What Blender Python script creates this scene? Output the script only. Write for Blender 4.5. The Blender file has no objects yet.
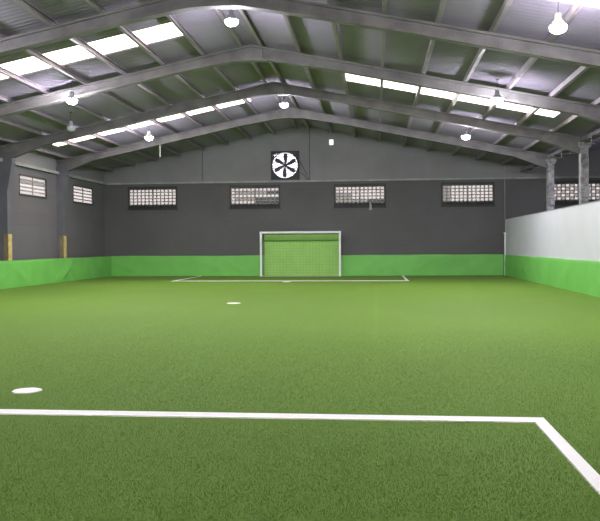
import bpy, bmesh, math, random
import numpy as np
from mathutils import Matrix, Vector
random.seed(4); rng = np.random.default_rng(7)
S = bpy.context.scene
COL = S.collection

# ------------------------------------------------------------------ measures
CAMH = 1.383
XL, XP, XC = -12.73, 5.78, 6.58          # left wall face, partition face, right column line
YF, YB = 35.03, -1.5                     # far wall face, back wall
XR = -3.3                                # ridge line
ZRIDGE, SLOPE = 6.92, 0.205              # underside of the sheets
RY = [15.74, 20.40, 25.06, 29.72]        # rafters, nearest first
XO = 14.6                                # outer side wall of the next bay
LEDGE = 4.34
def roof_z(x):
    if x <= XC: return ZRIDGE - SLOPE*abs(x-XR)
    return ZRIDGE - SLOPE*(XC-XR) + SLOPE*(x-XC)

# ------------------------------------------------------------------ materials
def lin(c):
    f = lambda v: v/12.92 if v <= .04045 else ((v+.055)/1.055)**2.4
    return tuple(f(v/255) for v in c) + (1,)
def mat(name, rgb, rough=.7, metal=0, var=.12, vscale=3, bump=0, bscale=40, spec=.4, stretch=None, raw=False):
    m = bpy.data.materials.new(name); m.use_nodes = True
    nt = m.node_tree; n = nt.nodes; l = nt.links
    b = n['Principled BSDF']
    b.inputs['Roughness'].default_value = rough; b.inputs['Metallic'].default_value = metal
    b.inputs['Specular IOR Level'].default_value = spec
    c = rgb+(1,) if raw else lin(rgb)
    tc = n.new('ShaderNodeTexCoord'); mp = n.new('ShaderNodeMapping')
    l.new(tc.outputs['Object'], mp.inputs['Vector'])
    if stretch: mp.inputs['Scale'].default_value = stretch
    nz = n.new('ShaderNodeTexNoise'); nz.inputs['Scale'].default_value = vscale; nz.inputs['Detail'].default_value = 5
    l.new(mp.outputs[0], nz.inputs['Vector'])
    mx = n.new('ShaderNodeMix'); mx.data_type = 'RGBA'
    mr = n.new('ShaderNodeMapRange'); mr.inputs[1].default_value = .3; mr.inputs[2].default_value = .7
    l.new(nz.outputs['Fac'], mr.inputs[0]); l.new(mr.outputs[0], mx.inputs['Factor'])
    mx.inputs['A'].default_value = tuple(v*(1-var) for v in c[:3])+(1,)
    mx.inputs['B'].default_value = tuple(min(1, v*(1+var)) for v in c[:3])+(1,)
    l.new(mx.outputs['Result'], b.inputs['Base Color'])
    if bump:
        n2 = n.new('ShaderNodeTexNoise'); n2.inputs['Scale'].default_value = bscale; n2.inputs['Detail'].default_value = 3
        l.new(mp.outputs[0], n2.inputs['Vector'])
        bp = n.new('ShaderNodeBump'); bp.inputs['Strength'].default_value = bump; bp.inputs['Distance'].default_value = .02
        l.new(n2.outputs['Fac'], bp.inputs['Height']); l.new(bp.outputs[0], b.inputs['Normal'])
    return m
def emit(name, rgb, strength):
    m = bpy.data.materials.new(name); m.use_nodes = True
    nt = m.node_tree; nt.nodes.clear()
    e = nt.nodes.new('ShaderNodeEmission'); o = nt.nodes.new('ShaderNodeOutputMaterial')
    e.inputs[0].default_value = rgb+(1,); e.inputs[1].default_value = strength
    nt.links.new(e.outputs[0], o.inputs[0]); return m
def translucent(name, rgb, dirt=.0, scale=4):
    m = bpy.data.materials.new(name); m.use_nodes = True
    nt = m.node_tree; n = nt.nodes; l = nt.links; n.clear()
    o = n.new('ShaderNodeOutputMaterial'); t = n.new('ShaderNodeBsdfTranslucent'); d = n.new('ShaderNodeBsdfDiffuse')
    mix = n.new('ShaderNodeMixShader'); mix.inputs[0].default_value = .15
    tc = n.new('ShaderNodeTexCoord'); nz = n.new('ShaderNodeTexNoise'); nz.inputs['Scale'].default_value = scale
    l.new(tc.outputs['Object'], nz.inputs['Vector'])
    mx = n.new('ShaderNodeMix'); mx.data_type = 'RGBA'; l.new(nz.outputs['Fac'], mx.inputs['Factor'])
    mx.inputs['A'].default_value = rgb+(1,); mx.inputs['B'].default_value = tuple(v*(1-dirt) for v in rgb)+(1,)
    l.new(mx.outputs['Result'], t.inputs[0]); d.inputs[0].default_value = rgb+(1,)
    l.new(t.outputs[0], mix.inputs[1]); l.new(d.outputs[0], mix.inputs[2]); l.new(mix.outputs[0], o.inputs[0])
    return m
def brick_wall(name, rgb, axis):
    """painted block masonry: faint joints as bump and slight tone change"""
    m = mat(name, rgb, rough=.75, var=.10, vscale=.6, spec=.25)
    nt = m.node_tree; n = nt.nodes; l = nt.links; b = n['Principled BSDF']
    tc = n['Texture Coordinate']; mp = n.new('ShaderNodeMapping')
    l.new(tc.outputs['Object'], mp.inputs[0])
    if axis == 'x': mp.inputs['Rotation'].default_value = (math.pi/2, 0, 0)
    else: mp.inputs['Rotation'].default_value = (math.pi/2, 0, math.pi/2)
    br = n.new('ShaderNodeTexBrick'); br.inputs['Scale'].default_value = 1
    br.inputs['Brick Width'].default_value = .4; br.inputs['Row Height'].default_value = .2; br.inputs['Mortar Size'].default_value = .012
    br.inputs['Color1'].default_value = (1,1,1,1); br.inputs['Color2'].default_value = (.93,.93,.93,1); br.inputs['Mortar'].default_value = (.84,.84,.84,1)
    l.new(mp.outputs[0], br.inputs['Vector'])
    src = b.inputs['Base Color'].links[0].from_socket
    mu = n.new('ShaderNodeMix'); mu.data_type = 'RGBA'; mu.blend_type = 'MULTIPLY'; mu.inputs['Factor'].default_value = .4
    l.new(src, mu.inputs['A']); l.new(br.outputs['Color'], mu.inputs['B']); l.new(mu.outputs['Result'], b.inputs['Base Color'])
    bp = n.new('ShaderNodeBump'); bp.inputs['Strength'].default_value = .4; bp.inputs['Distance'].default_value = .01; bp.invert = True
    l.new(br.outputs['Fac'], bp.inputs['Height']); l.new(bp.outputs[0], b.inputs['Normal'])
    return m

M = {}
M['dark_x'] = brick_wall('dark grey painted masonry far', (95,94,96), 'x')
M['dark_y'] = brick_wall('dark grey painted masonry side', (106,103,107), 'y')
M['gable'] = mat('grey gable render', (130,128,132), .8, var=.14, vscale=.5, bump=.2, bscale=8)
M['ledge'] = mat('pale cement ledge', (150,152,150), .7, var=.2, vscale=2)
M['concrete'] = mat('raw concrete', (112,108,110), .8, var=.25, vscale=2.2, bump=.5, bscale=30)
M['column'] = mat('rough pitted concrete', (135,134,136), .85, var=.5, vscale=6, bump=1, bscale=12)
M['column_dark'] = mat('grey painted concrete column', (98,98,106), .6, var=.1, vscale=2)
M['sheet'] = mat('aged grey fibre cement sheet', (139,131,148), .85, var=.12, vscale=.8, spec=.12, stretch=(1,.3,1))
M['purlin'] = mat('weathered grey purlin steel', (142,132,142), .55, var=.15, vscale=3)
M['white_wall'] = mat('white painted partition board', (202,202,210), .6, var=.03, vscale=1.2)
M['pad'] = mat('bright green vinyl', (116,190,91), .5, var=.07, vscale=1.3, bump=.25, bscale=2.2)
M['hem'] = mat('pale green hem', (170,215,160), .6, var=.05)
M['backdrop'] = mat('light green mat', (158,206,112), .75, var=.06, vscale=2)
M['white_metal'] = mat('white painted steel', (244,246,246), .4, var=.03)
M['grey_metal'] = mat('dull grey metal', (150,153,156), .45, metal=.3)
M['dark_metal'] = mat('dark painted metal', (34,35,38), .5)
M['net'] = mat('green net cord', (96,150,72), .9)
M['yellow'] = mat('worn yellow paint', (196,176,116), .7, var=.25, vscale=7)
M['tan'] = mat('tan yellowed plaster', (132,118,88), .7, var=.2, vscale=6)
M['conc_floor'] = mat('grey concrete floor', (110,110,108), .7, var=.15)
M['window_frame'] = mat('dark window steel', (58,57,60), .6)
M['muntin'] = mat('cement window grid', (150,144,144), .8)
M['fan'] = mat('black fan metal', (30,29,38), .5)
M['wire'] = mat('black cable sheath', (40,42,42), .6)
M['pale_wire'] = mat('pale steel cable', (150,155,155), .5)
M['skylight'] = translucent('translucent corrugated sheet', (.95,.86,.74), .12, 3)
M['pane'] = translucent('frosted window pane', (.105,.097,.097), .12, 2)
M['pane_dull'] = translucent('dull window pane', (.055,.052,.050), .3, 3)  # duller tint, passes less than the plain pane
M['pane_dark'] = translucent('dark window pane', (.016,.018,.017), .3, 3)  # darkest tint, passes very little
M['fanlight'] = translucent('pale louvre blade', (.17,.16,.19), .05, 3)
M['lens'] = emit('lamp lens glow', (.975,.955,1.03), 800)
M['lens_far'] = emit('second lamp lens glow', (.975,.95,1.03), 950)
M['box_glow'] = emit('lit cover', (.95,1,.97), 1.3)

# turf -----------------------------------------------------------------
def turf_mat(name, blade):
    m = bpy.data.materials.new(name); m.use_nodes = True
    nt = m.node_tree; n = nt.nodes; l = nt.links; b = n['Principled BSDF']
    b.inputs['Roughness'].default_value = .75; b.inputs['Specular IOR Level'].default_value = .12
    b.inputs['Sheen Weight'].default_value = .06; b.inputs['Sheen Roughness'].default_value = .5
    b.inputs['Sheen Tint'].default_value = (.75,.95,.6,1)
    tc = n.new('ShaderNodeTexCoord')
    def noise(sc, det, scale=(1,1,1)):
        mp = n.new('ShaderNodeMapping'); mp.inputs['Scale'].default_value = scale
        l.new(tc.outputs['Object'], mp.inputs[0])
        z = n.new('ShaderNodeTexNoise'); z.inputs['Scale'].default_value = sc; z.inputs['Detail'].default_value = det
        l.new(mp.outputs[0], z.inputs['Vector'])
        r = n.new('ShaderNodeMapRange'); r.inputs[1].default_value = .3; r.inputs[2].default_value = .7
        l.new(z.outputs['Fac'], r.inputs[0]); return r.outputs[0]
    def mix(f, a, bb, mode='MIX'):
        x = n.new('ShaderNodeMix'); x.data_type = 'RGBA'; x.blend_type = mode
        if hasattr(f, 'links'): l.new(f, x.inputs['Factor'])
        else: x.inputs['Factor'].default_value = f
        for v, s in ((a, 'A'), (bb, 'B')):
            if isinstance(v, tuple): x.inputs[s].default_value = v
            else: l.new(v, x.inputs[s])
        return x.outputs['Result']
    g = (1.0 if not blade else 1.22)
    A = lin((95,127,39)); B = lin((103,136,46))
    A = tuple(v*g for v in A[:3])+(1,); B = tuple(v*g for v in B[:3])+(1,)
    c = mix(noise(60, 3), A, B)
    c = mix(noise(.7, 4, (1,.5,1)), c, mix(.5, c, (.82,.9,.8,1), 'MULTIPLY'))
    c = mix(noise(5, 4), mix(.35, c, (.85,.88,.7,1), 'MULTIPLY'), c)
    # roll seams across the pitch width: slightly different pile tone every 4 m
    sp = n.new('ShaderNodeSeparateXYZ'); l.new(tc.outputs['Object'], sp.inputs[0])
    w = n.new('ShaderNodeMath'); w.operation = 'PINGPONG'; w.inputs[1].default_value = 2.0; l.new(sp.outputs[0], w.inputs[0])
    cm = n.new('ShaderNodeMath'); cm.operation = 'LESS_THAN'; cm.inputs[1].default_value = .05; l.new(w.outputs[0], cm.inputs[0])
    sc = n.new('ShaderNodeMath'); sc.operation = 'MULTIPLY'; sc.inputs[1].default_value = .35; l.new(cm.outputs[0], sc.inputs[0])
    c = mix(sc.outputs[0], c, mix(1.0, c, (1.15,1.12,1.1,1), 'MULTIPLY'))
    l.new(c, b.inputs['Base Color'])
    if blade:
        ge = n.new('ShaderNodeNewGeometry'); vm = n.new('ShaderNodeMix'); vm.data_type = 'VECTOR'; vm.inputs['Factor'].default_value = .8
        l.new(ge.outputs['Normal'], vm.inputs['A']); vm.inputs['B'].default_value = (0, 0, 1)
        nn = n.new('ShaderNodeVectorMath'); nn.operation = 'NORMALIZE'; l.new(vm.outputs['Result'], nn.inputs[0]); l.new(nn.outputs[0], b.inputs['Normal'])
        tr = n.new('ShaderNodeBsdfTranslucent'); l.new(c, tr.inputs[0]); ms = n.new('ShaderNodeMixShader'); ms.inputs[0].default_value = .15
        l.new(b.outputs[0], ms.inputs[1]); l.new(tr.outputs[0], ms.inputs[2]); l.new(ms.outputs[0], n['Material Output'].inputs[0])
    if not blade:
        z = n.new('ShaderNodeTexNoise'); z.inputs['Scale'].default_value = 90; z.inputs['Detail'].default_value = 2
        l.new(tc.outputs['Object'], z.inputs['Vector'])
        bp = n.new('ShaderNodeBump'); bp.inputs['Strength'].default_value = .5; bp.inputs['Distance'].default_value = .01
        l.new(z.outputs['Fac'], bp.inputs['Height']); l.new(bp.outputs[0], b.inputs['Normal'])
    return m
M['turf'] = turf_mat('artificial turf pile', False)
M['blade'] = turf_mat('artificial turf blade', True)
M['line'] = mat('white turf pile', (250,246,244), .8, var=.03, vscale=30)

# ------------------------------------------------------------------ helpers
def link_mesh(name, bm, m, parent=None, smooth=False):
    me = bpy.data.meshes.new(name); bm.normal_update(); bm.to_mesh(me); bm.free()
    for x in (m if isinstance(m, (list, tuple)) else [m]): me.materials.append(x)
    if smooth:
        for p in me.polygons: p.use_smooth = True
    o = bpy.data.objects.new(name, me); COL.objects.link(o)
    if parent:
        o.parent = parent; o.matrix_parent_inverse = parent.matrix_basis.inverted()
    return o
def box(bm, x0, x1, y0, y1, z0, z1, mi=0):
    v = [bm.verts.new((x, y, z)) for x in (x0, x1) for y in (y0, y1) for z in (z0, z1)]
    for f in ((0,1,3,2),(4,6,7,5),(0,4,5,1),(2,3,7,6),(0,2,6,4),(1,5,7,3)):
        bm.faces.new([v[i] for i in f]).material_index = mi
def prism(bm, pts, y0, y1, mi=0):
    """polygon in XZ extruded along Y"""
    a = [bm.verts.new((x, y0, z)) for x, z in pts]; b = [bm.verts.new((x, y1, z)) for x, z in pts]
    bm.faces.new(a).material_index = mi; bm.faces.new(b[::-1]).material_index = mi
    for i in range(len(pts)):
        j = (i+1) % len(pts)
        bm.faces.new((a[j], a[i], b[i], b[j])).material_index = mi
def tube(bm, p0, p1, r, n=8, r1=None):
    p0 = Vector(p0); p1 = Vector(p1); d = (p1-p0).normalized(); r1 = r if r1 is None else r1
    u = d.orthogonal().normalized(); w = d.cross(u)
    A = [bm.verts.new(p0+(u*math.cos(t)+w*math.sin(t))*r) for t in [2*math.pi*i/n for i in range(n)]]
    B = [bm.verts.new(p1+(u*math.cos(t)+w*math.sin(t))*r1) for t in [2*math.pi*i/n for i in range(n)]]
    bm.faces.new(A[::-1]); bm.faces.new(B)
    for i in range(n): bm.faces.new((A[i], A[(i+1)%n], B[(i+1)%n], B[i]))
def path(bm, pts, r, n=6):
    for a, b in zip(pts, pts[1:]): tube(bm, a, b, r, n)
def lathe(bm, prof, c=(0,0,0), n=24):
    rings = []
    for r, z in prof:
        rings.append([bm.verts.new((c[0]+r*math.cos(2*math.pi*i/n), c[1]+r*math.sin(2*math.pi*i/n), c[2]+z)) for i in range(n)])
    for a, b in zip(rings, rings[1:]):
        for i in range(n): bm.faces.new((a[i], a[(i+1)%n], b[(i+1)%n], b[i]))
    bm.faces.new(rings[0][::-1]); bm.faces.new(rings[-1])
def tag(o, label=None, cat=None, group=None, kind=None):
    if label: o['label'] = label
    if cat: o['category'] = cat
    if group: o['group'] = group
    if kind: o['kind'] = kind
    return o
def empty(name, loc, label, cat, group=None):
    o = bpy.data.objects.new(name, None); COL.objects.link(o); o.location = loc
    o.empty_display_size = .1
    return tag(o, label, cat, group)
def struct(name, bm, m, label=None): return tag(link_mesh(name, bm, m), label, kind='structure')
B = bmesh.new

# ------------------------------------------------------------------ floor
bm = B(); box(bm, XL-.1, XP, YB, YF, -.06, 0); struct('floor', bm, M['turf'], 'green artificial turf pitch surface')
bm = B(); box(bm, XP, XO+.2, YB, YF, -.06, -.002); struct('floor_aisle', bm, M['conc_floor'], 'grey concrete floor behind the white partition')

# ------------------------------------------------------------------ windows data
FW = [-11.504+4.842*i for i in range(5)]
WW, WZ0, WZ1 = 2.231, 3.345, 4.066
OX, OZ0, OZ1 = .07, 3.14, 4.20          # opening margins
LW = [26.41, 31.33]

# ------------------------------------------------------------------ far wall with openings
bm = B(); T = .22
xs = [XL-.2]
for x in FW: xs += [x-OX, x+WW+OX]
xs += [XO+.2]
for i in range(len(xs)-1):
    if i % 2 == 0: box(bm, xs[i], xs[i+1], YF, YF+T, 0, LEDGE, 0)
    else:
        box(bm, xs[i], xs[i+1], YF, YF+T, 0, OZ0, 0); box(bm, xs[i], xs[i+1], YF, YF+T, OZ1, LEDGE, 0)
FX0, FX1, FZ0, FZ1 = -4.74, -3.54, 4.50, 5.68
up = .12
def gp(pts): prism(bm, pts, YF, YF+T, 1)
gp([(XL-.2, LEDGE), (FX0, LEDGE), (FX0, roof_z(FX0)+up), (XL-.2, roof_z(XL-.2)+up)])
gp([(FX0, LEDGE), (FX1, LEDGE), (FX1, FZ0), (FX0, FZ0)])
gp([(FX0, FZ1), (FX1, FZ1), (FX1, roof_z(FX1)+up), (FX0, roof_z(FX0)+up)])
gp([(FX1, LEDGE), (XC, LEDGE), (XC, roof_z(XC)+up), (XR, roof_z(XR)+up), (FX1, roof_z(FX1)+up)])
gp([(XC, LEDGE), (XO+.2, LEDGE), (XO+.2, roof_z(XO+.2)+up), (XC, roof_z(XC)+up)])
struct('wall_far', bm, [M['dark_x'], M['gable']], 'far gable wall, dark grey below and light grey above')

# left wall with two openings
bm = B()
ys = [YB]
for y in LW: ys += [y-.03, y+WW+.03]
ys += [YF]
LWZ0, LWZ1 = 3.32, 4.00
for i in range(len(ys)-1):
    if i % 2 == 0: box(bm, XL-.2, XL, ys[i], ys[i+1], 0, LEDGE, 0)
    else:
        box(bm, XL-.2, XL, ys[i], ys[i+1], 0, LWZ0-.07, 0); box(bm, XL-.2, XL, ys[i], ys[i+1], LWZ1+.03, LEDGE, 0)
box(bm, XL-.2, XL, YB, YF, LEDGE, roof_z(XL)+.1, 1)
struct('wall_left', bm, [M['dark_y'], M['gable']], 'dark grey block wall on the left side')
bm = B()
for b_ in ((XL-.2, -5.5, 0, 7.1), (-1.5, XO+.2, 0, 7.1), (-5.5, -1.5, 3.0, 7.1)): box(bm, b_[0], b_[1], YB-.2, YB, b_[2], b_[3])  # gap added behind the camera so daylight fills the hall
struct('wall_back', bm, M['dark_x'], 'unseen back wall with a wide opening added to let in fill daylight')
bm = B(); box(bm, XO, XO+.2, YB, YF, 0, roof_z(XO)+.1); struct('wall_outer', bm, M['dark_y'])

# partition: white board panels with a thin top rail
bm = B(); box(bm, XP, XP+.06, 1.0, YF-.005, 0, 2.49, 0); box(bm, XP-.01, XP+.07, 1.0, YF-.005, 2.49, 2.515, 1)
struct('wall_right', bm, [M['white_wall'], M['grey_metal']], 'white partition along the right side of the pitch')

# ledges
bm = B(); prism(bm, [(XL, LEDGE-.03), (XO, LEDGE-.03), (XO, LEDGE+.05), (XL, LEDGE+.05)], YF-.07, YF)
struct('trim_1', bm, M['ledge'])
bm = B(); box(bm, XL, XL+.14, YB, YF-.07, LEDGE-.04, LEDGE+.07); struct('trim_2', bm, M['ledge'])

# ------------------------------------------------------------------ roof: corrugated sheets with translucent strips
AMP, PER = .024, .177
# (side, Y0, Y1, X inner, X outer)
STRIPS = [(-1, 17.62, 18.78, -4.60, -11.9), (-1, 26.60, 27.78, -4.50, -11.85), (1, 22.30, 23.48, -.90, 5.30), (1, 12.70, 13.76, -.90, 5.30)]
def wavy(bm, xa, xb, y0, y1, mi=0):
    n = max(2, int(round((y1-y0)/PER*8)))
    nx = max(1, int(abs(xb-xa)/1.7))
    rows = []
    for i in range(n+1):
        y = y0+(y1-y0)*i/n; w = AMP*(1+math.cos(2*math.pi*y/PER))
        rows.append([bm.verts.new((xa+(xb-xa)*k/nx, y, roof_z(xa+(xb-xa)*k/nx)+w)) for k in range(nx+1)])
    for a, b in zip(rows, rows[1:]):
        for k in range(nx):
            f = bm.faces.new((a[k], a[k+1], b[k+1], b[k])); f.material_index = mi; f.smooth = True
bm = B()
for sg, xe in ((-1, XL-.2), (1, XC)):
    y = YB-.2
    for (s, a, b, xi, xo) in sorted([q for q in STRIPS if q[0] == sg], key=lambda q: q[1]):
        wavy(bm, XR, xe, y, a); wavy(bm, XR, xi, a, b); wavy(bm, xo, xe, a, b); y = b
    wavy(bm, XR, xe, y, YF+.2)
wavy(bm, XC, XO+.2, YB-.2, YF+.2)
struct('ceiling', bm, M['sheet'], 'grey corrugated roof sheeting')
SKL = ['nearer translucent roof strip on the left slope, over the nearest pair of rafters',
       'farther translucent roof strip on the left slope, small bright panels near the far gable',
       'long translucent roof strip on the right slope, six bright panels in a row',
       'translucent roof strip at the top right corner, mostly cut off by the photo edge']
for (s, a, b, xi, xo), lb in zip(STRIPS, SKL):
    bm = B(); wavy(bm, xi, xo, a, b)
    tag(link_mesh('skylight_strip', bm, M['skylight'], smooth=True), lb, 'skylight', 'translucent roof strips')
# ridge cap
bm = B(); prism(bm, [(XR-.3, ZRIDGE-.0), (XR, ZRIDGE+.07), (XR+.3, ZRIDGE-.0), (XR+.3, ZRIDGE+.06), (XR, ZRIDGE+.14), (XR-.3, ZRIDGE+.06)], YB, YF)
struct('trim_3', bm, M['sheet'])

# ------------------------------------------------------------------ purlins
ordn = ['first','second','third','fourth','fifth','sixth','seventh','eighth','ninth','tenth']
PX = {'left': [-3.55, -4.58, -5.69, -6.79, -7.89, -8.99, -10.09, -11.19, -12.3], 'right': [-3.02, -1.99, -.90, .20, 1.28, 2.36, 3.46, 4.55, 5.66]}
for side, lst in PX.items():
    sg = -1 if side == 'left' else 1
    for k, x in enumerate(lst):
        bm = B(); zt = roof_z(x)-.014; w = .042
        # C section lying on the rafters
        prism(bm, [(x-w, zt-.13), (x+w, zt-.13), (x+w, zt-.115), (x-w+.02, zt-.115), (x-w+.02, zt-.015), (x+w, zt-.015), (x+w, zt), (x-w, zt)], YB, YF-.002)
        tag(link_mesh('purlin', bm, M['purlin']), 'long grey roof purlin on the %s slope, %s down from the ridge' % (side, ordn[k]), 'purlin', 'roof purlins')

# ------------------------------------------------------------------ rafters
def arm_profile(sg, dmax):
    def P(d, z): return (XR+sg*d, z)
    top = lambda d: 6.77-SLOPE*d
    bot = [(0, 6.36), (.55, 6.345), (2.0, 6.09), (dmax-1.5, 6.50-.208*(dmax-1.5)), (dmax-.25, 6.50-.208*dmax-.16)]
    pts = [P(0.0, top(0))] + [P(d, z) for d, z in bot] + [P(dmax, 6.50-.208*dmax-.16), P(dmax, top(dmax))]
    return pts, [P(d, z) for d, z in bot]
names = ['nearest the camera, crossing the top of the photo', 'second from the camera, haunched under the brightest lamp', 'third from the camera, above the farther left skylights', 'closest to the far gable, lit white at its peak']
for i, y in enumerate(RY):
    t = empty('roof_rafter', (XR, y, 6.36), 'grey concrete rafter, '+names[i], 'rafter', 'concrete rafters')
    for sg, dm in ((-1, 9.42), (1, 9.98)):
        pts, bot = arm_profile(sg, dm)
        bm = B(); prism(bm, pts, y-.06, y+.06)
        # bottom flange following the soffit, top flange under the purlins
        for (x0, z0), (x1, z1) in zip(bot, bot[1:]):
            prism(bm, [(x0, z0-.012), (x1, z1-.012), (x1, z1+.05), (x0, z0+.05)], y-.115, y+.115)
        xt = XR+sg*dm; zt = 6.77
        prism(bm, [(XR, zt-.055), (xt, zt-SLOPE*dm-.055), (xt, zt-SLOPE*dm-.003), (XR, zt-.003)], y-.115, y+.115)
        bmesh.ops.recalc_face_normals(bm, faces=bm.faces)
        link_mesh('rafter_arm', bm, M['concrete'], t)
    bm = B(); box(bm, XR-.32, XR+.32, y-.13, y-.066, 6.38, 6.62)
    for q in (-.24, -.08, .08, .24):
        for z in (6.44, 6.56): tube(bm, (XR+q, y-.155, z), (XR+q, y-.13, z), .018, 6)
    link_mesh('ridge_plate', bm, M['concrete'], t)

# ------------------------------------------------------------------ columns
def left_column(y, lb):
    t = empty('concrete_column', (XL, y, 0), lb, 'column', 'left wall columns')
    bm = B()
    prism(bm, [(XL, 0), (XL+.27, 0), (XL+.27, 3.3), (XL+.45, 4.25), (XL+.45, 4.62), (XL, 4.62)], y-.13, y+.13)
    link_mesh('shaft', bm, M['column_dark'], t)
    bm = B(); box(bm, XL+.13, XL+.285, y-.142, y-.13, .9, 1.84); link_mesh('front_facing', bm, M['tan'], t)
    bm = B(); box(bm, XL+.27, XL+.30, y-.142, y+.115, .9, 1.84); o = link_mesh('painted_guard', bm, M['yellow'], t); o['label'] = 'yellow painted guard at the column foot'
left_column(RY[2], 'grey column with yellow foot at the left edge of the photo')
left_column(RY[3], 'grey column with yellow foot between the two left wall windows')
for y, lb in ((RY[2], 'pitted concrete column behind the white partition, nearer and taller in view'), (RY[3], 'pitted concrete column behind the white partition, farther one left of the window')):
    t = empty('concrete_column', (XC, y, 0), lb, 'column', 'columns behind the partition')
    bm = B(); box(bm, XC-.12, XC+.12, y-.14, y+.14, -.002, 4.55)
    bmesh.ops.bevel(bm, geom=bm.edges[:], offset=.015, affect='EDGES')
    link_mesh('shaft', bm, M['column'], t)
    bm = B(); prism(bm, [(XC-.12, 4.40), (XC-.2, 4.48), (XC-.2, 4.6), (XC+.2, 4.6), (XC+.2, 4.48), (XC+.12, 4.40)], y-.13, y+.13); link_mesh('corbel', bm, M['column'], t)
    bm = B()
    for z in (3.05, 3.15): box(bm, XC-.14, XC+.14, y-.19, y-.14, z-.02, z+.02)
    box(bm, XC-.02, XC+.12, y-.2, y-.14, 2.85, 3.2)
    link_mesh('bracket', bm, M['grey_metal'], t)
# eaves beam over the columns, and gutter
bm = B()
prism(bm, [(XC-.13, 4.60), (XC+.13, 4.60), (XC+.13, 4.72), (XC-.13, 4.72)], YB, YF-.07)
tag(link_mesh('eaves_beam', bm, M['concrete']), 'long grey eaves beam carried on the pitted columns at right', 'beam')
bm = B()
for y in [YB+.6+i*1.2 for i in range(30)]:
    box(bm, XC-.35, XC+.35, y-.012, y+.012, 4.555, 4.58)
    tube(bm, (XC-.3, y, 4.575), (XC-.3, y, 4.30), .012, 6); tube(bm, (XC-.38, y, 4.31), (XC-.2, y, 4.31), .012, 6)
tag(link_mesh('gutter_hangers', bm, M['concrete']), 'row of small pale hanging brackets under the right eaves beam', 'bracket', kind='stuff')

# ------------------------------------------------------------------ windows
def cell_mat(w, r, c):
    """r counts rows from the top, c columns from the left"""
    if w == 1:
        if c >= 6 and r in (3, 4): return 2
        if c >= 6 and r == 1: return 2 if c > 8 else 1
        if c >= 1 and c < 6 and r in (1, 3): return 1
    if w == 2:
        if r == 4 and c >= 8: return 2
        if r == 2 and c <= 3: return 1
        if r in (3, 4) and c <= 7: return 1 if c < 4 or r == 4 else 0
    if w == 3 and c < 2: return 1
    if w == 4: return 1 if (r+c) % 2 == 0 else 0
    return 0
def far_window(i, X):
    t = empty('window_%d' % (i+1), (X+WW/2, YF, WZ0), None, None); t['kind'] = 'structure'
    NC, NR = 12, 5; cw = WW/NC; ch = (WZ1-WZ0)/NR
    bm = B()
    x0, x1 = X-OX, X+WW+OX
    box(bm, x0, X, YF-.02, YF+.12, OZ0, OZ1); box(bm, X+WW, x1, YF-.02, YF+.12, OZ0, OZ1)
    box(bm, X, X+WW, YF-.02, YF+.12, WZ1, OZ1); box(bm, X, X+WW, YF+.03, YF+.12, OZ0, WZ0)
    box(bm, x0-.03, x1+.03, YF-.06, YF+.0, OZ0-.05, OZ0)
    link_mesh('window_frame', bm, M['window_frame'], t)
    bm = B(); h = .021
    for c in range(NC+1):
        hh = h*1.7 if c == 6 else h
        box(bm, X+c*cw-hh, X+c*cw+hh, YF+.02, YF+.075, WZ0, WZ1)
    for r in range(NR+1): box(bm, X, X+WW, YF+.022, YF+.073, WZ0+r*ch-h*.85, WZ0+r*ch+h*.85)
    link_mesh('muntins', bm, M['muntin'], t)
    bm = B()
    for c in range(NC):
        for r in range(NR):
            z = WZ1-(r+1)*ch
            v = [bm.verts.new(p) for p in ((X+c*cw, YF+.05, z), (X+(c+1)*cw, YF+.05, z), (X+(c+1)*cw, YF+.05, z+ch), (X+c*cw, YF+.05, z+ch))]
            bm.faces.new(v).material_index = cell_mat(i, r, c)
    link_mesh('pane', bm, [M['pane'], M['pane_dull'], M['pane_dark']], t)
    bm = B()
    for c in range(NC+1): tube(bm, (X+c*cw, YF-.03, OZ0), (X+c*cw, YF-.03, WZ0+.02), .014, 6)
    tube(bm, (X, YF-.03, OZ0+.1), (X+WW, YF-.03, OZ0+.1), .01, 6)
    link_mesh('guard_bars', bm, M['dark_metal'], t)
for i, X in enumerate(FW): far_window(i, X)
def side_window(i, Y):
    OX = .03
    t = empty('window_%d' % (i+6), (XL, Y+WW/2, LWZ0), None, None); t['kind'] = 'structure'
    y0, y1 = Y-OX, Y+WW+OX; NR = 5; ch = (LWZ1-LWZ0)/NR; ZB, ZT = LWZ0-.07, LWZ1+.03
    bm = B(); X0, X1 = XL-.1, XL+.015
    box(bm, X0, X1, y0, Y, ZB, ZT); box(bm, X0, X1, Y+WW, y1, ZB, ZT)
    box(bm, X0, X1, Y, Y+WW, LWZ1, ZT); box(bm, X0, X1, Y, Y+WW, ZB, LWZ0)
    link_mesh('window_frame', bm, M['window_frame'], t)
    bm = B()
    for r in range(NR+1):
        z = LWZ0+r*ch; box(bm, XL-.05, XL-.02, Y, Y+WW, z-.022, z+.022)
    box(bm, XL-.055, XL-.012, Y+WW/2-.03, Y+WW/2+.03, LWZ0, LWZ1)
    link_mesh('muntins', bm, M['muntin'], t)
    bm = B()
    for r in range(NR):
        z = LWZ1-(r+1)*ch
        for h in range(2):
            v = [bm.verts.new(p) for p in ((XL-.04, Y+WW/2*h, z), (XL-.04, Y+WW/2*(h+1), z), (XL-.04, Y+WW/2*(h+1), z+ch), (XL-.04, Y+WW/2*h, z+ch))]
            bm.faces.new(v).material_index = 1 if (i == 0 and r == 1) else 0
    link_mesh('pane', bm, [M['pane'], M['pane_dull']], t)
for i, y in enumerate(LW): side_window(i, y)

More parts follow.
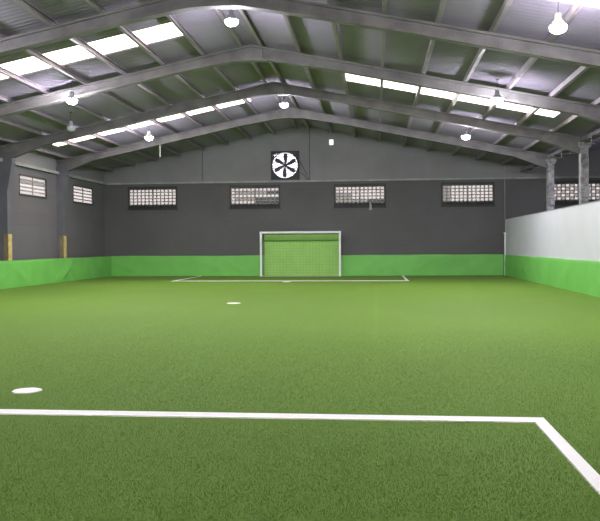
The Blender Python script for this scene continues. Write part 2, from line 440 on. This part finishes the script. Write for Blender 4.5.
# ------------------------------------------------------------------ green vinyl wall pads
def pad(name, lb, p0, p1, inward, z1=.94, wr=1.0, seed=0):
    """vinyl skirt: hangs on the wall, billows a little, wavy hem on the turf"""
    p0 = Vector(p0); p1 = Vector(p1); d = p1-p0; L = d.length; d.normalize(); n = Vector(inward)
    r = random.Random(seed)
    nu = int(L/.12); nv = 10
    t = empty(name, (p0+p1)/2, lb, 'wall pad', 'green wall pads')
    ph = [r.uniform(0, 6.3) for _ in range(6)]
    creases = [(r.uniform(0, L), r.choice((-1, 1))*r.uniform(.5, 2.2), r.uniform(.09, .2)) for _ in range(int(L*.7))]
    def off(u, v):
        o = .03+.012*math.sin(u*1.1+ph[0])+.008*math.sin(u*3.1+ph[1]+v*2)+.012*(1-v)*math.sin(u*.7+ph[2])
        for c, s, w in creases:
            q = (u-c-s*(v-.5))/w
            if abs(q) < 3: o += .036*wr*math.exp(-q*q)*max(0, 1-1.9*abs(v-.4))
        return max(.012, o)
    bm = B(); rows = []
    for i in range(nu+1):
        u = L*i/nu; zt = z1+.006*math.sin(u*.9+ph[3])+.004*math.sin(u*2.3+ph[4])
        rows.append([bm.verts.new(p0+d*u+n*off(u, j/nv)+Vector((0, 0, zt*j/nv))) for j in range(nv+1)] + [bm.verts.new(p0+d*u+n*.001+Vector((0, 0, zt)))])
    for a, b in zip(rows, rows[1:]):
        for j in range(nv+1): bm.faces.new((a[j], b[j], b[j+1], a[j+1]))
    link_mesh('vinyl_sheet', bm, M['pad'], t, smooth=True)
    bm = B(); rows = []
    for i in range(nu+1):
        u = L*i/nu; zt = z1+.006*math.sin(u*.9+ph[3])+.004*math.sin(u*2.3+ph[4]); o = off(u, 1)+.004
        q = p0+d*u
        rows.append([bm.verts.new(q+n*a+Vector((0, 0, zt+z))) for a, z in ((o, -.022), (o, .006), (.001, .006))])
    for a, b in zip(rows, rows[1:]):
        for j in range(2): bm.faces.new((a[j], b[j], b[j+1], a[j+1]))
    link_mesh('top_hem', bm, M['hem'] if name == 'wall_pad' and n.x < 0 else M['pad'], t)
    return t
pad('wall_pad', 'green vinyl pad along the foot of the left wall', (XL+.30, 1, 0), (XL+.30, YF-.05, 0), (1, 0, 0), seed=1)
pad('wall_pad', 'green vinyl pad along the foot of the far wall, behind the goal', (XL+.31, YF, 0), (XP-.08, YF, 0), (0, -1, 0), seed=2)
pad('wall_pad', 'green vinyl pad along the foot of the white partition', (XP, 1, 0), (XP, YF-.28, 0), (-1, 0, 0), seed=3)

# ------------------------------------------------------------------ pitch lines (tufted white turf)
LZ = .008
L0X, L1X = -8.05, 1.27
def ribbon(bm, x0, x1, y0, y1):
    e = .004 if y0 < 20 else 0
    box(bm, x0+e, x1-e, y0+e, y1-(e if y1 < 20 and y1-y0 < 1 else -e), .0, LZ+.002*(y0 < 20))
LINES = []   # rectangles for blade colouring
bm = B(); NY0, NY1 = 6.03, 6.20; w = .052
for r in ((L0X-w, L1X+w, NY0, NY1), (L1X-w, L1X+w, 1.0, NY0), (L0X-w, L0X+w, 1.0, NY0)): ribbon(bm, *r); LINES.append(r)
tag(link_mesh('pitch_line', bm, M['line']), 'wide white penalty box line crossing the foreground turf, with a corner at right', 'line', 'white pitch lines')
bm = B()
for r in ((L0X-w, L1X+w-.03, 29.75, 30.0), (L1X-w-.05, L1X+w-.05, 30.0, YF-.3), (L0X-w, L0X+w, 30.0, YF-.3)): ribbon(bm, *r); LINES.append(r)
tag(link_mesh('pitch_line', bm, M['line']), 'thin white penalty box line in front of the far goal', 'line', 'white pitch lines')
bm = B(); ribbon(bm, -5.2, -1.6, 34.36, 34.44)
tag(link_mesh('pitch_line', bm, M['line']), 'short white goal line between the goal posts', 'line', 'white pitch lines')
DOTS = [(-3.345, 7.04, .136, 'white spot on the turf at left, the largest and closest of three spots'), (-3.42, 18.2, .165, 'white centre spot in the middle of the turf'), (-3.40, 29.1, .15, 'small white spot just in front of the far penalty box line')]
for x, y, r, lb in DOTS:
    bm = B(); n = 40
    prof = [r*(1+.03*math.sin(5*t)+.02*math.sin(9*t)) for t in [2*math.pi*i/n for i in range(n)]]
    A = [bm.verts.new((x+q*math.cos(2*math.pi*i/n), y+q*math.sin(2*math.pi*i/n), 0)) for i, q in enumerate(prof)]
    C = [bm.verts.new((v.co.x, v.co.y, .009)) for v in A]
    bm.faces.new(C); bm.faces.new(A[::-1])
    for i in range(n): bm.faces.new((A[i], A[(i+1) % n], C[(i+1) % n], C[i]))
    tag(link_mesh('pitch_spot', bm, M['line']), lb, 'pitch marking', 'white spots')

# ------------------------------------------------------------------ turf blades (near and middle ground)
Y0, Y1 = 2.9, 17.0
def dens(y): return 11000*(4/np.maximum(y, 4))**1.4*np.clip((17-y)/11, 0, 1)
ys_ = np.linspace(Y0, Y1, 2000); wdt = 1.30*ys_+2.0
cdf = np.cumsum(dens(ys_)*wdt); tot = int(cdf[-1]*(ys_[1]-ys_[0])); cdf /= cdf[-1]
y = np.interp(rng.random(tot), cdf, ys_)
u = rng.random(tot); x = -(.78*y+1) + u*(1.30*y+2)
k = (x > XL+.1) & (x < XP-.1); x, y = x[k], y[k]; N = len(x)
h = rng.uniform(.005, .011, N)*np.clip((18-y)/9, .3, 1); wd = rng.uniform(.0013, .0025, N)*(1+.06*(y-4))
a = rng.uniform(0, 2*np.pi, N); la = rng.uniform(0, 2*np.pi, N); lean = rng.uniform(.1, .9, N)*h
white = np.zeros(N, bool)
jx, jy = x+rng.normal(0, .006, N), y+rng.normal(0, .006, N)
for r in LINES: white |= (jx > r[0]) & (jx < r[1]) & (jy > r[2]) & (jy < r[3])
for dx, dy, r, _ in DOTS: white |= (jx-dx)**2+(jy-dy)**2 < r*r
def blades(name, sel, m, label, parent=None):
    n = int(sel.sum()); X, Y, H, W, A, LA, LE = (q[sel] for q in (x, y, h, wd, a, la, lean))
    v = np.zeros((n, 3, 3), np.float32); cx, sx = np.cos(A)*W, np.sin(A)*W
    v[:, 0] = np.stack([X-cx, Y-sx, np.zeros(n)], 1); v[:, 1] = np.stack([X+cx, Y+sx, np.zeros(n)], 1)
    v[:, 2] = np.stack([X+np.cos(LA)*LE, Y+np.sin(LA)*LE, H], 1)
    me = bpy.data.meshes.new(name); me.vertices.add(n*3); me.vertices.foreach_set('co', v.ravel())
    me.loops.add(n*3); me.loops.foreach_set('vertex_index', np.arange(n*3, dtype=np.int32))
    me.polygons.add(n); me.polygons.foreach_set('loop_start', np.arange(0, n*3, 3, dtype=np.int32))
    me.update(calc_edges=True); me.materials.append(m)
    o = bpy.data.objects.new(name, me); COL.objects.link(o); o['kind'] = 'stuff'
    if parent: o.parent = parent
    else: tag(o, label, 'artificial grass')
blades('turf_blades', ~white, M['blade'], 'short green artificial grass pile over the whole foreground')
pl = [o for o in COL.objects if o.name.startswith('pitch_line')][0]
sp = [o for o in COL.objects if o.name.startswith('pitch_spot')][0]
inspot = (jx-DOTS[0][0])**2+(jy-DOTS[0][1])**2 < .2**2
blades('tufts', white & ~inspot, M['line'], None, pl)
blades('tufts', white & inspot, M['line'], None, sp)

# ------------------------------------------------------------------ goal
GX0, GX1, GY, GH = -5.235, -1.545, 34.40, 2.035
g = empty('football_goal', ((GX0+GX1)/2, GY, 0), 'white framed football goal with green net against the far wall', 'goal')
R = .05
for X in (GX0+R, GX1-R):
    bm = B(); tube(bm, (X, GY, 0), (X, GY, GH), R, 16); link_mesh('goal_post', bm, M['white_metal'], g, smooth=False)
bm = B(); tube(bm, (GX0, GY, GH-R), (GX1, GY, GH-R), R, 16); link_mesh('crossbar', bm, M['white_metal'], g)
for X in (GX0+R+.03, GX1-R-.03):
    bm = B(); path(bm, [(X, GY, GH-.1), (X, GY+.48, 1.62), (X, GY+.48, .03), (X, GY, .03)], .018, 8); link_mesh('side_stay', bm, M['grey_metal'], g)
bm = B(); tube(bm, (GX0+.08, GY+.48, 1.62), (GX1-.08, GY+.48, 1.62), .022, 8); link_mesh('back_bar', bm, M['net'], g)
bm = B(); s = .0022; c = .15
nx = int((GX1-GX0-.2)/c)
for i in range(nx+1):
    X = GX0+.1+i*(GX1-GX0-.2)/nx
    path(bm, [(X, GY+.03, GH-.08), (X, GY+.48, 1.63), (X, GY+.47, .02)], s, 3)
for j in range(14):
    z = .03+j*1.6/13; 
    tube(bm, (GX0+.1, GY+.475, z), (GX1-.1, GY+.475, z), s, 3)
    for X in (GX0+.09, GX1-.09): tube(bm, (X, GY+.03, z), (X, GY+.475, z), s, 3)
for j in range(5):
    q = j/4; tube(bm, (GX0+.1, GY+.03+.45*q, GH-.08-.29*q), (GX1-.1, GY+.03+.45*q, GH-.08-.29*q), s, 3)
for j in range(5):
    q = j/4
    for X in (GX0+.09, GX1-.09): tube(bm, (X, GY+.03+.45*q, 0.02), (X, GY+.03+.45*q, GH-.08-.29*q), s, 3)
link_mesh('net', bm, M['net'], g)
# light mat hung on the wall inside the goal
bm = B(); rows = []
n = 40
for i in range(n+1):
    X = GX0+.13+(GX1-GX0-.26)*i/n; o = .075+.01*math.sin(i*.9)
    rows.append([bm.verts.new((X, YF-o, z)) for z in (.0, .5, 1.0, 1.5, 1.9)]+[bm.verts.new((X, YF-.002, 1.9))])
for p, q in zip(rows, rows[1:]):
    for j in range(5): bm.faces.new((p[j], q[j], q[j+1], p[j+1]))
tag(link_mesh('goal_backdrop', bm, M['backdrop'], smooth=True), 'light green mat hung on the wall behind the goal net', 'mat')

# thin white post and cable in the far right corner
bm = B(); tube(bm, (XP-.035, YF-.22, 0), (XP-.035, YF-.22, 1.90), .034, 12); box(bm, XP-.09, XP-.002, YF-.25, YF-.19, 1.86, 1.92)
tag(link_mesh('corner_post', bm, M['white_metal']), 'slim white post standing in the far right corner of the pitch', 'post')
bm = B(); path(bm, [(XP-.04, YF-.22, 2.5), (XP-.04, YF-.22, 3.6), (XP-.05, YF-.22, roof_z(XP)-.02)], .014, 6)
tag(link_mesh('hanging_cable', bm, M['pale_wire']), 'thin pale cable hanging from the roof above the slim white corner post', 'cable')

# ------------------------------------------------------------------ wall fan
FC = (-4.12, 5.08); FR = .59
def curve_mesh(name, loops, depth):
    cu = bpy.data.curves.new(name+'_c', 'CURVE'); cu.dimensions = '2D'; cu.fill_mode = 'BOTH'; cu.extrude = depth
    for lp in loops:
        s_ = cu.splines.new('POLY'); s_.points.add(len(lp)-1); s_.use_cyclic_u = True
        for p_, q_ in zip(s_.points, lp): p_.co = (q_[0], q_[1], 0, 1)
    ob = bpy.data.objects.new(name+'_c', cu); COL.objects.link(ob); bpy.context.view_layer.update()
    me = bpy.data.meshes.new_from_object(ob.evaluated_get(bpy.context.evaluated_depsgraph_get()))
    bpy.data.objects.remove(ob); me.name = name
    me.transform(Matrix.Rotation(math.pi/2, 4, 'X')); return me
def place(me, name, m, loc, parent):
    me.materials.clear(); me.materials.append(m)
    me.transform(Matrix.Translation(loc)); o = bpy.data.objects.new(name, me); COL.objects.link(o)
    o.parent = parent; o.matrix_parent_inverse = parent.matrix_basis.inverted(); return o
F = empty('extractor_fan', (FC[0], YF, FC[1]-.66), 'square black extractor fan with six blades, backlit, high on the far gable', 'fan')
hs = .66
sq = [(-hs,-hs+.0), (hs,-hs), (hs,hs), (-hs,hs)]
circ = [(FR*math.cos(t), FR*math.sin(t)) for t in [2*math.pi*i/64 for i in range(64)]][::-1]
star = [(-.58,.47), (-.50,.45), (-.45,.40), (-.39,.43), (-.37,.52), (-.40,.58), (-.435,.50), (-.47,.49), (-.5,.53), (-.5,.485)][::-1]
place(curve_mesh('mount_panel', [sq, circ, star], .02), 'mount_panel', M['fan'], (FC[0], YF-.03, FC[1]), F)
ring = [(r*math.cos(t), r*math.sin(t)) for r in (FR+.03,) for t in [2*math.pi*i/64 for i in range(64)]]
place(curve_mesh('shroud', [ring, circ], .07), 'shroud', M['fan'], (FC[0], YF-.07, FC[1]), F)
for kx in range(6):
    th = math.radians(90+60*kx-2)
    bl = [(.07,-.04), (.16,-.075), (.34,-.10), (.50,-.09), (.55,-.03), (.54,.06), (.42,.09), (.28,.065), (.16,.045), (.07,.035)]
    c_, s_ = math.cos(th), math.sin(th)
    place(curve_mesh('fan_blade', [[(p*c_-q*s_, p*s_+q*c_) for p, q in bl]], .012), 'fan_blade', M['fan'], (FC[0], YF-.05, FC[1]), F)
bm = B(); tube(bm, (FC[0], YF-.11, FC[1]), (FC[0], YF+.0, FC[1]), .085, 20); tube(bm, (FC[0], YF-.14, FC[1]), (FC[0], YF-.11, FC[1]), .05, 16)
link_mesh('hub', bm, M['fan'], F)
bm = B()
for z in (-.42, -.14, .14, .42): box(bm, FC[0]-FR, FC[0]+FR, YF-.016, YF-.008, FC[1]+z-.006, FC[1]+z+.006)
link_mesh('guard_wires', bm, M['dark_metal'], F)
bm = B()
for j in range(9):
    z0 = FZ0+.003+j*(FZ1-FZ0)/9; z1 = z0+(FZ1-FZ0)/9-.008
    v = [bm.verts.new(p) for p in ((FX0+.01, YF+.10, z0), (FX1-.01, YF+.10, z0), (FX1-.01, YF+.06, z1), (FX0+.01, YF+.06, z1))]; bm.faces.new(v)
link_mesh('louvre', bm, M['fanlight'], F)
# cables
bm = B(); path(bm, [(-3.42, YF-.03, 4.75), (-3.25, YF-.03, 4.62), (-3.12, YF-.03, 4.42), (-3.0, YF-.03, 4.40)], .014)
path(bm, [(-3.47, YF-.03, 5.3), (-3.30, YF-.03, 5.0), (-3.18, YF-.03, 4.75), (-3.02, YF-.03, 4.42)], .012)
tag(link_mesh('fan_cable', bm, M['wire']), 'dark cables drooping from the right side of the extractor fan', 'cable')
for x_, lb in ((-8.0, 'thin dark conduit running up the gable left of the extractor fan'), (-3.0, 'thin dark conduit running up the gable right of the extractor fan')):
    bm = B(); tube(bm, (x_, YF-.02, LEDGE+.05), (x_, YF-.02, roof_z(x_)-.14), .02, 8)
    for z in (4.7, 5.2): box(bm, x_-.04, x_+.04, YF-.03, YF, z-.015, z+.015)
    tag(link_mesh('wall_conduit', bm, M['column_dark']), lb, 'conduit', 'gable conduits')
bm = B(); prism(bm, [(-.27, 3.33), (-.19, 3.33), (-.17, 3.12), (-.14, 3.0), (-.30, 2.98), (-.26, 3.12)], YF-.10, YF-.085)
tag(link_mesh('hanging_scrap', bm, M['ledge']), 'small pale scrap hanging below the window right of the goal', 'scrap')
# small lit box
t = empty('emergency_light', (-1.99, YF, 6.0), 'small glowing white box high on the far gable, right of the fan', 'light')
bm = B(); box(bm, -2.09, -1.89, YF-.05, YF, 5.97, 6.23); link_mesh('casing', bm, M['white_metal'], t)
bm = B(); box(bm, -2.08, -1.90, YF-.07, YF-.05, 5.985, 6.215); link_mesh('lit_cover', bm, M['box_glow'], t)

# ------------------------------------------------------------------ high bay lamps
def lamp(x, y, lb, mlens, drop=.6, lit=True):
    z = roof_z(x)-drop
    t = empty('high_bay_lamp', (x, y, z), lb, 'lamp', 'high bay lamps')
    bm = B(); lathe(bm, [(.02, .21), (.055, .20), (.062, .10), (.09, .07), (.140, .002), (.140, -.01)], (x, y, z)); link_mesh('housing', bm, M['grey_metal'], t, smooth=True)
    bm = B(); lathe(bm, [(.136, -.008), (.142, -.03), (.128, -.075), (.095, -.108), (.05, -.125), (.005, -.13)], (x, y, z), n=14); link_mesh('lens', bm, mlens, t)
    bm = B(); tube(bm, (x, y, z+.19), (x, y, z+drop-.13), .006, 6); box(bm, x-.04, x+.04, y-.04, y+.04, z+drop-.135, z+drop-.12); link_mesh('hanger', bm, M['dark_metal'], t)
    return t
LAMPS = [(-3.08, 16.42, 'brightest high bay lamp, at the ridge near the top of the photo', 'lens'),
         (3.04, 13.16, 'bright high bay lamp on the right slope near the top right corner', 'lens'),
         (-8.08, 19.87, 'high bay lamp on the left slope above the left wall windows', 'lens'),
         (-8.1, 26.94, 'smaller looking high bay lamp on the left slope beside the farther skylights', 'lens'),
         (-3.12, 26.31, 'high bay lamp at the ridge directly above the extractor fan', 'lens_far'),
         (3.02, 26.06, 'faint high bay lamp on the right slope close to the far gable', 'lens_far'),
         (3.03, 19.51, 'high bay lamp in front of the right skylight strip', 'lens')]
for x_, y_, lb, ml, *dr in LAMPS: lamp(x_, y_, lb, M[ml], drop=(dr or [.6])[0])
for x_, y_ in ((XR, 9.5), (-8.5, 13.4), (-8.5, 6.0), (3.25, 6.5), (10.5, 16), (10.5, 26)):  # unseen lamps, added to bring up the light level
    lamp(x_, y_, 'high bay lamp out of view, added to raise the light level', M['lens'])
M['lens_off'] = mat('unlit lamp lens', (150,155,160), .2, var=.02)
lamp(-9.36, 22.91, 'unlit high bay lamp below the left skylights, beside the third rafter', M['lens_off'])
bm = B(); tube(bm, (-8.43, 29.5, 4.93), (-8.43, 29.5, 5.40), .025, 8); tube(bm, (-8.43, 29.5, 5.37), (-8.43, 29.72, 5.40), .02, 8)
tag(link_mesh('pipe_stub', bm, M['pale_wire']), 'short pale pipe stub hanging from the last rafter at left', 'pipe')

# ------------------------------------------------------------------ world, camera, view
w = bpy.data.worlds.new('World'); S.world = w; w.use_nodes = True
bg = w.node_tree.nodes['Background']; bg.inputs[0].default_value = (1, .985, .96, 1); bg.inputs[1].default_value = 12

yaw, pitch, roll, f = .0986, -.0193, .0062, 764.45
cy, sy, cp, sp_, cr, sr = math.cos(yaw), math.sin(yaw), math.cos(pitch), math.sin(pitch), math.cos(roll), math.sin(roll)
r0 = Vector((cy, sy, 0)); fw = Vector((-sy*cp, cy*cp, sp_)); u0 = Vector((sy*sp_, -cy*sp_, cp))
r1 = r0*cr-u0*sr; u1 = r0*sr+u0*cr
cam = bpy.data.cameras.new('camera'); co = bpy.data.objects.new('camera', cam); COL.objects.link(co)
mw = Matrix((r1, u1, -fw)).transposed().to_4x4(); mw.translation = (0, 0, CAMH); co.matrix_world = mw
cam.sensor_fit = 'HORIZONTAL'; cam.sensor_width = 36; cam.lens = f/600*36; cam.clip_end = 200
S.camera = co
S.view_settings.view_transform = 'Standard'; S.view_settings.look = 'None'; S.view_settings.gamma = 1
S.view_settings.use_curve_mapping = False; S.view_settings.exposure = 0
S.cycles.use_denoising = True
S.cycles.max_bounces = 8; S.cycles.diffuse_bounces = 5; S.cycles.sample_clamp_indirect = 8
